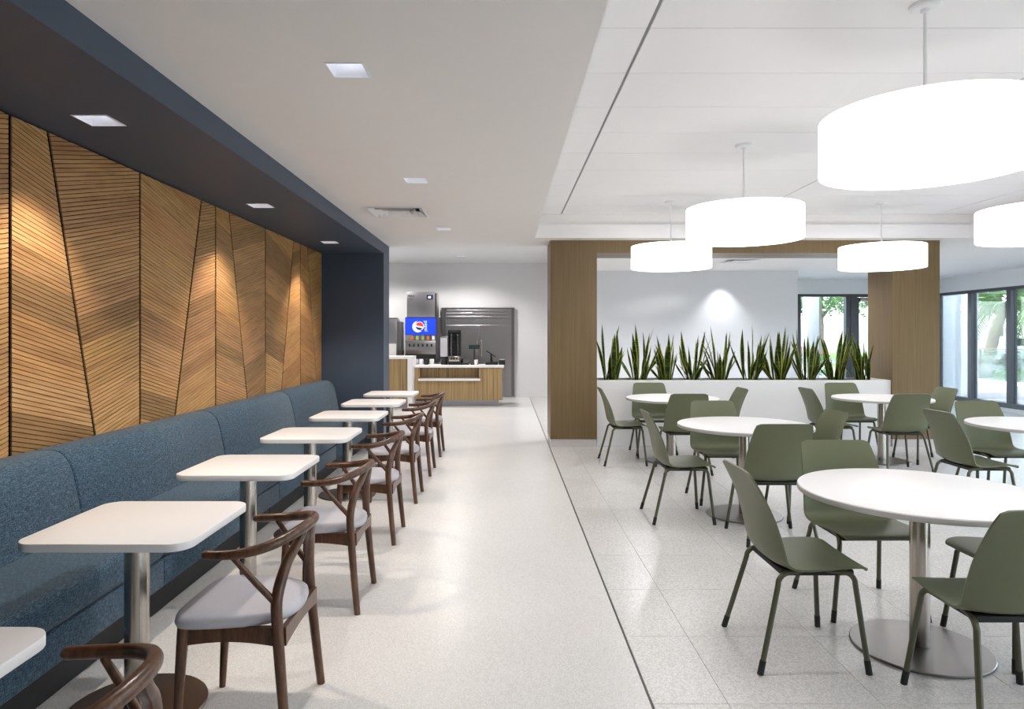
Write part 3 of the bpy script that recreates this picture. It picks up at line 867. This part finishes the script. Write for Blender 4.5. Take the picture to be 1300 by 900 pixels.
obj('tray_shelf', bbox(ra - .03, rb + .03, -.05, .22, .525, .568, .004), 'laminate', c)
obj('body', bbox(xl, xr, .25, .68, .125, .795), 'zebra', c, None, 0)
obj('end_trim', bbox(xr, xr + .02, 0, .68, .125, .795), 'steel', c, None, 0)
obj('toe_kick', bbox(xl, xr - .06, .05, .64, 0, .125), 'steelapp', c, None, 0)
Ys = 13.7
s_ = thing('side_counter', 'taller oak counter with white waterfall edge beside the service counter', 'counter', (0, Ys, 0))
xw = (517.3 - 641) * Ys / F; xw1 = (523.2 - 641) * Ys / F
b = nb(); box(b, -3.6, xw1, 0, .62, .985, 1.036); box(b, xw, xw1, 0, .62, 0, .985)
obj('worktop', b, 'laminate', s_, None, 0)
obj('front_panel', bbox(-3.6, xw, .02, .6, .1, .985), 'zebra', s_, None, 0)
obj('toe_kick', bbox(-3.6, xw, .06, .58, 0, .1), 'steelapp', s_, None, 0)
bc = thing('back_counter', 'low steel counter under the drinks machine', 'counter', (0, 15.12, 0))
obj('worktop', bbox(-3.6, -1.56, 0, 1.06, .81, .85), 'steelapp', bc, None, 0)
obj('body', bbox(-3.6, -1.56, .03, 1.06, 0, .81), 'steeldark', bc, None, 0)

# reach-in refrigerator
Yr = 16.1
fr = thing('refrigerator', 'tall steel two-door refrigerator against the white wall', 'refrigerator', (0, Yr, 0))
fx0, fx1 = (560.5 - 641) * Yr / F, (653 - 641) * Yr / F
fz = E - (390.5 - 425) * Yr / F
obj('cabinet', bbox(fx0, fx1, .04, .099, .0, fz), 'steelapp', fr, None, 0)
b = nb(); box(b, fx0, fx0 + .1, 0, .04, .03, fz); box(b, fx1 - .07, fx1, 0, .04, .03, fz); box(b, fx0 + .1, fx1 - .07, 0, .04, fz - .03, fz)
obj('frame', b, 'steeldark', fr, None, 0)
for k in range(3):
    z = fz - .075 - k * .075
    obj('louver', bbox(fx0 + .105, fx1 - .075, -.005, .035, z - .03, z + .03, .006), 'steelapp', fr, None, 0)
obj('header_panel', bbox(fx0 + .105, fx1 - .075, .0, .04, fz - .40, fz - .265), 'steelapp', fr, None, 0)
fm = (608.5 - 641) * Yr / F
for a, b_, hxp in ((fx0 + .105, fm - .004, fm - .06), (fm + .004, fx1 - .075, fm + .05)):
    d = obj('door', bbox(a, b_, -.015, .035, .06, fz - .41, .006), 'steelapp', fr, None, 0)
    obj('handle', bbox(hxp - .012, hxp + .012, -.05, -.015, .95, 1.35, .008), 'steel', d)

# drinks machine with lit panel and ice machine on top
Yd = 15.2
def PX_(x): return (x - 641) * Yd / F
def PZ_(y): return E - (y - 425) * Yd / F
dm = thing('drinks_dispenser', 'drinks dispenser with a lit blue logo panel', 'dispenser', (0, Yd, 0))
a, b_ = PX_(514.3), PX_(553)
obj('cabinet', bbox(a, b_ + .04, .06, .75, .851, PZ_(402.5)), 'steeldark', dm, None, 0)
lp = obj('lit_panel', bbox(a, b_, 0, .06, PZ_(425), PZ_(403.5)), 'bluepanel', dm, 'lit blue panel with a round red white and blue logo', 0)
def disc(bm, cx_, cz_, r, y, a0=0, a1=360, n=40, inner=0):
    pts = [(cx_ + r * math.cos(math.radians(a0 + (a1 - a0) * k / n)), y, cz_ + r * math.sin(math.radians(a0 + (a1 - a0) * k / n))) for k in range(n + (0 if a1 - a0 == 360 else 1))]
    bm.faces.new([bm.verts.new(p) for p in pts]); return bm
ccx, ccz = PX_(532.6), PZ_(414.0); R = 5.6 * Yd / F
b = nb(); disc(b, ccx - .035, ccz - .012, R * 1.28, -.0010)
obj('logo_glow', b, 'litwhite', lp, None, 0)
b = nb(); disc(b, ccx + .02, ccz + .012, R * 1.22, -.0020); obj('logo_ground', b, 'bluepanel', lp, None, 0)
b = nb(); disc(b, ccx, ccz, R, -.0030); obj('logo_disc', b, 'litwhite', lp, None, 0)
def wave(k, lo, hi, r):   # part of the disc between two curves, in tilted axes
    pass
def logo_part(r, f_lo, f_hi, y, mat, tilt=-28):
    b = nb(); N = 24; ca, sa = math.cos(math.radians(tilt)), math.sin(math.radians(tilt))
    top, bot = [], []
    for k in range(N + 1):
        u = -r + 2 * r * k / N; h = math.sqrt(max(0, r * r - u * u))
        hi = min(h, f_hi(u / r) * r); lo = max(-h, f_lo(u / r) * r)
        if hi < lo: hi = lo = (hi + lo) / 2
        top.append((u, hi)); bot.append((u, lo))
    for k in range(N):
        q = [bot[k], bot[k + 1], top[k + 1], top[k]]
        quad(b, *[(ccx + p[0] * ca - p[1] * sa, y, ccz + p[0] * sa + p[1] * ca) for p in q])
    bmesh.ops.remove_doubles(b, verts=b.verts[:], dist=1e-5)
    return obj('logo_mark', b, mat, lp, None, 0)
logo_part(R * .88, lambda u: .02 + .18 * math.sin(u * 2.4), lambda u: 2, -.0040, 'litred')
logo_part(R * .88, lambda u: -2, lambda u: -.38 + .16 * math.sin(u * 2.4), -.0040, 'litnavy')
tc = bpy.data.curves.new('logo_text', 'FONT'); tc.body = 'pepsi'; tc.size = .115; tc.align_x = 'CENTER'; tc.align_y = 'CENTER'
tmp = bpy.data.objects.new('logo_text', tc); COL.objects.link(tmp)
bpy.context.view_layer.update()
me = bpy.data.meshes.new_from_object(tmp.evaluated_get(bpy.context.evaluated_depsgraph_get()))
bpy.data.objects.remove(tmp); me.materials.clear(); me.materials.append(MAT['litwhite'])
put('logo_text', me, lp, (PX_(541), -.004, PZ_(414)), (PI / 2, PI / 2, 0), 'white vertical lettering')
b = nb(); obj('flavour_strip', bbox(a, b_, .01, .06, PZ_(432.5), PZ_(425.3)), 'steel', dm, None, 0)
for k, mt in enumerate(('tag1', 'tag2', 'tag2', 'tag1', 'paper')):
    x = a + .12 + k * .12; obj('flavour_tag', bbox(x, x + .06, .004, .012, PZ_(431.5), PZ_(426.5)), mt, dm, None, 0)
obj('front_panel', bbox(a + .02, b_, .0, .06, PZ_(450), PZ_(432.5), .006), 'steelapp', dm)
for k in range(6):
    x = a + .1 + k * .098; obj('nozzle', bbox(x - .016, x + .016, -.035, .0, PZ_(440), PZ_(436.5), .004), 'black', dm)
obj('splash_tray', bbox(a, b_, -.02, .06, PZ_(457), PZ_(450)), 'black', dm, None, 0)
obj('drip_grill', bbox(a, b_, -.06, .06, .851, PZ_(457)), 'black', dm, None, 0)
im = thing('ice_machine', 'square steel ice machine standing on the drinks dispenser', 'ice machine', (0, Yd, PZ_(402.5)))
h = PZ_(370.5) - PZ_(402.5)
obj('cabinet', bbox(PX_(516.3), PX_(553.5), .02, .7, .0, h, .01), 'steelapp', im)
obj('side_trim', bbox(PX_(552.2), PX_(554.2), .012, .05, .0, h - .03, .004), 'black', im)
obj('badge', bbox(PX_(541.5), PX_(549.6), .014, .02, h - .17, h - .065), 'badge', im, 'small navy badge', 0)
obj('badge_mark', bbox(PX_(543.5), PX_(547), .011, .014, h - .14, h - .095), 'paper', im, None, 0)
b = nb()
for k in range(3): box(b, PX_(518.4) + k * .045, PX_(518.4) + .03 + k * .045, .014, .02, h - .105, h - .07)
box(b, PX_(519.5), PX_(524), .014, .02, h - .155, h - .14); box(b, PX_(519.5), PX_(523), .014, .02, h - .19, h - .178)
obj('printed_text', b, 'steeldark', im, None, 0)
# brewer at the far left
br = thing('tea_brewer', 'steel beverage brewer with a white notice, half hidden by the navy wall', 'brewer', (0, Yd, .851))
zt = PZ_(405) - .851
obj('body', bbox(PX_(487), PX_(504), .0, .4, 0, zt, .01), 'steelapp', br)
obj('tower', bbox(PX_(504), PX_(509.5), .02, .4, 0, zt - .06, .006), 'steeldark', br)
obj('lid', bbox(PX_(488), PX_(503), .03, .37, zt, zt + .03, .006), 'steeldark', br)
obj('notice', bbox(PX_(490), PX_(503), -.004, .0, .13, .42), 'paper', br, None, 0)
obj('tap', bbox(PX_(509.5), PX_(512), .04, .12, .05, .28, .006), 'black', br)

# things on the counter
Yk = 14.4
def KX(x): return (x - 641) * Yk / F
def KZ(y): return E - (y - 425) * Yk / F
ZC = .838
cdp = thing('cup_dispenser', 'grey paper cup dispenser on a black stand next to the drinks machine', 'dispenser', (KX(563.5), Yk, ZC))
hw = (568.2 - 559) / 2 * Yk / F
obj('body', bbox(-hw, hw, 0, .2, .17, KZ(428.5) - ZC, .01), 'padgrey', cdp)
obj('cap', bbox(-hw - .005, hw + .005, -.005, .205, KZ(428.5) - ZC, KZ(427) - ZC, .004), 'steel', cdp)
obj('stand', lathe(nb(), [(0, 0), (.07, 0), (.06, .11), (hw, .13), (hw, .17), (0, .17)], 24, (0, .1)), 'black', cdp)
gr = thing('coffee_grinder', 'tall black framed dispenser with a clear chamber and three knobs', 'grinder', (KX(576.5), Yk, ZC))
hw = 7.3 * Yk / F; hz = KZ(419) - ZC
obj('base', bbox(-hw, hw, -.02, .26, .0, .07, .006), 'black', gr)
obj('control_box', bbox(-hw + .01, hw - .01, -.01, .24, .07, KZ(452) - ZC, .006), 'steel', gr)
for k in (-1, 0, 1):
    obj('knob', bbox(k * .06 - .014, k * .06 + .014, -.03, -.01, .115, .15, .005), 'black', gr)
b = nb(); z0 = KZ(452) - ZC
for sx_ in (-1, 1):
    for yy in (.0, .22): box(b, sx_ * hw - .012, sx_ * hw + .012, yy, yy + .02, z0, hz)
box(b, -hw, hw, 0, .24, hz - .06, hz); box(b, -hw, hw, .22, .24, z0, hz); obj('frame', b, 'black', gr, None, 0)
obj('chamber', lathe(nb(), [(.075, z0), (.085, z0 + .1), (.085, hz - .08), (.03, hz - .06)], 24, (0, .11)), 'clear', gr)
ds = thing('customer_display', 'black customer display on a thin pole on the counter', 'display', (KX(602), Yk + .05, ZC))
obj('foot', bbox(-.08, .08, -.06, .06, 0, .02, .005), 'black', ds)
obj('pole', tube(nb(), [(0, 0, .02), (0, 0, .36)], .012, 8), 'black', ds)
hd = obj('head', bbox(-.115, .115, -.02, .02, .33, .42, .006), 'black', ds)
obj('screen', bbox(-.1, .1, -.0225, -.02, .345, .405), 'screengreen', hd, None, 0)
ps = thing('till_terminal', 'black till with a tilted touch screen at the right end of the counter', 'till', (KX(626), Yk, ZC))
obj('base', bbox(-.16, .10, -.05, .25, 0, .06, .008), 'black', ps)
b = nb(); prism(b, [(-.15, -.02, .285), (-.14, -.02, .30), (.06, -.02, .17), (.05, -.02, .155)], (0, .24, 0)); sc_ = obj('screen', b, 'black', ps, None, 0)
b = nb(); prism(b, [(-.06, .05, .06), (.0, .05, .06), (-.03, .05, .215), (-.06, .05, .225)], (0, .06, 0)); obj('stand', b, 'black', ps, None, 0)
rp = thing('receipt_printer', 'small dark receipt printer with a pale lid beside the till', 'printer', (KX(637) + .01, Yk + .05, ZC))
obj('body', bbox(-.07, .06, -.06, .1, 0, .10, .008), 'black', rp); obj('lid', bbox(-.06, .05, -.05, .09, .10, .115, .005), 'padgrey', rp)
ph = thing('telephone', 'low black desk telephone between the grinder and the display', 'telephone', (KX(590), Yk + .02, ZC))
b = nb(); prism(b, [(-.09, -.08, 0), (-.09, .1, 0), (-.09, .1, .10), (-.09, -.08, .04)], (.18, 0, 0), .004); obj('base', b, 'black', ph, None, 0)
obj('handset', bbox(-.085, -.035, -.07, .09, .095, .13, .012), 'black', ph)
cp = tag(obj('paper_cup', lathe(nb(), [(0, 0), (.03, 0), (.04, .11), (.037, .11), (.028, .006), (0, .006)], 20), 'paper'), 'white paper cup on the counter under the customer display', 'cup')
cp.location = (KX(604.5), Yk - .1, ZC)
for k, (px, mt, w) in enumerate(((528, 'padgrey', 'a grey cup tower nearest the white waterfall edge'), (534.5, 'paper', 'a white lid stack second from the waterfall edge'),
                                 (541, 'black', 'a black lid stack second from the cup dispenser'), (548, 'paper', 'a white cup tower next to the cup dispenser'))):
    o = tag(obj('stack_of_lids', lathe(nb(), [(0, 0), (.042, 0), (.048, .01), (.045, .04), (.05, .05), (.046, .08), (.05, .09), (.045, .12), (0, .12)], 20), mt),
            w[0].upper() + w[1:] + ' on the counter', 'lids', 'lids and cups below the drinks machine')
    o.location = (KX(px), Yk + .04, ZC)

# ------------------------------------------------------------------ outside
def ground(name, b, mat, label): return struct(obj(name, bbox(*b), mat, None, None, 0), label)
ground('ground_patio', (-6, 15.4, YW + .25, 60, -.25, -.05), 'concrete', 'pale patio paving')
ground('ground_patio_side', (XR + .25, 15.4, -20, YW + .25, -.25, -.05), 'concrete', 'pale patio paving beside the windows')
ground('ground_lawn', (15.4, 60, -20, 60, -.3, -.08), 'grass', 'sunny lawn beyond the railing')
ground('ground_road', (17.5, 60, 31, 42, -.079, -.06), 'road', 'grey street')
tag(obj('concrete_pier', bbox(10.15, 11.02, 16.5, 16.9, -.05, 3.6, .01), 'stucco'), 'wide white pier outside the first side window', 'pier')
tag(obj('patio_post', bbox(11.66, 11.92, 17.2, 17.46, -.05, 3.6, .01), 'stucco'), 'slim pale post on the patio seen through the side windows', 'post')
tag(obj('patio_post', bbox(7.8, 8.1, 17.6, 17.9, -.05, 3.6, .01), 'stucco'), 'slim pale post behind the rear window', 'post')
ro = thing('glass_railing', 'glass railing along the edge of the patio', 'railing', (15.3, 0, -.05))
for k in range(11):
    y0 = 10 + 1.5 * k
    obj('glass_panel', bbox(-.008, .008, y0 + .03, y0 + 1.47, .10, 1.03), 'railglass', ro, None, 0)
    obj('post', bbox(-.02, .02, y0 - .02, y0 + .02, 0, 1.06), 'steel', ro, None, 0)
obj('top_rail', bbox(-.03, .03, 10, 26.5, 1.06, 1.10), 'steel', ro, None, 0)
obj('kerb', bbox(-.12, .12, 10, 26.5, 0, .10), 'white', ro, None, 0)

def frond_mesh(L, droop, nl=26, wl=.38):
    b = nb(); rr = random.Random(int(L * 100))
    sp = [(L * f, 0, L * (.45 * f - droop * f * f)) for f in [k / 10 for k in range(11)]]
    tube(b, sp, [.03 * (1 - k / 11) + .006 for k in range(11)], 5)
    for k in range(2, nl + 1):
        f = k / nl; x, z = L * f, L * (.45 * f - droop * f * f)
        for s in (-1, 1):
            l = wl * L * .5 * math.sin(PI * min(1, .2 + f * .78)) + .1
            d = Vector((.45, s * .8, -.42 + rr.uniform(-.15, .15))).normalized() * l
            p = Vector((x, 0, z)); w = Vector((.022, 0, .004))
            m_2 = p + d * .5 + Vector((0, 0, .02))
            quad(b, p - w, p + w, m_2 + w, m_2 - w)
            b.faces.new([b.verts.new(q) for q in (m_2 - w, m_2 + w, p + d + Vector((0, 0, -.12 * l)))])
    return mesh_of('frond', b, 'palmleaf', 0)
FR = [frond_mesh(2.3, .75), frond_mesh(2.0, 1.05), frond_mesh(1.7, .5)]
def palm(x, y, h, label, nf=20, lean=(0, 0), s=1.0):
    t = thing('palm_tree', label, 'palm tree', (x, y, -.08), 0, 'palm trees outside')
    b = nb(); N = 14
    pth = [(lean[0] * (k / N) ** 1.5, lean[1] * (k / N) ** 1.5, h * k / N) for k in range(N + 1)]
    tube(b, pth, [.22 - .07 * k / N + (.02 if k % 2 else 0) for k in range(N + 1)], 10)
    obj('trunk', b, 'trunk', t)
    r = random.Random(int(x * 7 + y))
    for k in range(nf):
        o = put('frond', FR[k % 3], t, pth[-1], (0, r.uniform(-.7, .45), 2 * PI * k / nf * 2.4 + r.uniform(-.2, .2)))
        o.scale = (s,) * 3
palm(17.6, 25.0, 2.6, 'leaning palm tree with a stout trunk behind the glass railing, left of the mullion', 24, (.9, .3))
palm(17.9, 21.6, 3.1, 'palm tree with drooping fronds at the right edge behind the side windows', 24, (-.2, 0))
palm(8.9, 24.0, 3.6, 'palm tree seen through the rear window at its left', 22, (0, 0), 1.1)
palm(12.2, 27.0, 3.3, 'palm tree seen through the rear window near the glass door', 22, (.2, 0), 1.1)
palm(21.5, 29.0, 3.6, 'distant palm tree beyond the lawn at the right', 20)
def shrub(x, y, r, h, label, seed):
    rr = random.Random(seed); t = thing('shrub', label, 'shrub', (x, y, -.08), 0, 'shrubs along the lawn')
    b = nb()
    for k in range(900):
        th = rr.uniform(0, 2 * PI); zz = rr.uniform(0, 1); rad = math.sqrt(max(0, 1 - (zz * .9) ** 2)) * r * rr.uniform(.75, 1.05)
        c = Vector((rad * math.cos(th), rad * math.sin(th), .03 + zz * h))
        d = Vector((rr.uniform(-1, 1), rr.uniform(-1, 1), rr.uniform(-.3, 1))).normalized() * .11; e = d.orthogonal().normalized() * .035
        b.faces.new([b.verts.new(p) for p in (c, c + d * .5 + e, c + d, c + d * .5 - e)])
    obj('foliage', b, 'shrubleaf', t, None, 0)
    b = nb()
    for k in range(4): tube(b, [(0, 0, 0), (rr.uniform(-.3, .3) * r, rr.uniform(-.3, .3) * r, h * .7)], .02, 5)
    obj('stem', b, 'trunk', t)
for k, (x, y, r, h, w) in enumerate(((16.6, 27.6, .9, 1.2, 'behind the leaning palm trunk'), (19.9, 24.6, .9, 1.1, 'right of the leaning palm trunk'), (19.9, 22.4, 1.0, 1.2, 'by the window mullion'),
                                     (18.0, 20.0, .9, 1.0, 'at the right edge of the side window'), (21.6, 26.6, 1.0, 1.3, 'farthest back on the lawn'), (11.0, 25.5, 1.1, 1.0, 'behind the rear window'))):
    shrub(x, y, r, h, 'leafy green shrub outside, ' + w, k)
def tree(x, y, h, r, label, seed):
    rr = random.Random(seed); t = thing('tree', label, 'tree', (x, y, -.08), 0, 'background trees')
    b = nb(); tube(b, [(0, 0, 0), (.1, 0, h * .35), (0, .1, h * .7)], [.2, .15, .06], 8)
    for k in range(6):
        a = k * 1.05; tube(b, [(.05, 0, h * .4), (r * .6 * math.cos(a), r * .6 * math.sin(a), h * .75)], [.08, .02], 6)
    obj('trunk', b, 'trunk', t)
    b = nb()
    for k in range(2600):
        u = Vector((rr.gauss(0, 1), rr.gauss(0, 1), rr.gauss(0, 1))).normalized() * r * rr.uniform(.55, 1.0)
        c = Vector((u.x, u.y, h * .72 + u.z * .62))
        d = Vector((rr.uniform(-1, 1), rr.uniform(-1, 1), rr.uniform(-1, .4))).normalized() * .24; e = d.orthogonal().normalized() * .08
        b.faces.new([b.verts.new(p) for p in (c, c + d * .5 + e, c + d, c + d * .5 - e)])
    obj('crown', b, 'shrubleaf', t, None, 0)
tree(26, 36, 6.5, 3.2, 'broad green tree far beyond the lawn', 3)
tree(34.5, 39, 7, 3.6, 'broad green tree across the street at the right', 4)
tree(24, 44, 7, 3.8, 'broad green tree far across the street', 6)
tree(16, 46, 6.0, 3.0, 'green tree far behind the rear window', 5)
tree(12.2, 38, 6.5, 3.4, 'dense green tree behind the left rear window', 7)
tree(18.2, 39.5, 6.0, 2.7, 'dense green tree behind the glass door', 8)
tree(45, 44, 8, 4.2, 'tall green tree at the far right beyond the street', 9)
tree(34, 53, 8, 4.0, 'tall green tree at the back beyond the street', 10)
tree(10.5, 50, 8, 4.0, 'tall green tree at the very back behind the rear window', 11)
def car(x, y, rz, mt, label):
    t = thing('car', label, 'car', (x, y, -.06), rz, 'parked cars')
    side = [(-2.1, .35), (2.1, .35), (2.15, .62), (1.95, .85), (1.05, .95), (.45, 1.42), (-1.1, 1.45), (-1.75, 1.0), (-2.1, .95)]
    b = nb(); prism(b, [(p[0], -.85, p[1]) for p in side], (0, 1.7, 0), .06, 2); obj('body', b, mt, t)
    for s in (-1, 1):
        b = nb(); prism(b, [(.85, s * .855, .97), (.38, s * .855, 1.34), (-1.02, s * .855, 1.36), (-1.5, s * .855, 1.02)], (0, s * .005, 0)); obj('side_window', b, 'carglass', t, None, 0)
        for xx in (-1.3, 1.35):
            b = nb(); tube(b, [(xx, s * .68, .32), (xx, s * .87, .32)], .32, 20); obj('wheel', b, 'rubber', t)
car(25.5, 34, .1, 'carwhite', 'white car parked beyond the lawn, left of the window mullion')
car(31.2, 33, .1, 'carwhite', 'white car parked beyond the lawn, right of the window mullion')
car(14.2, 36.0, 0, 'carred', 'red car parked behind the glass door')
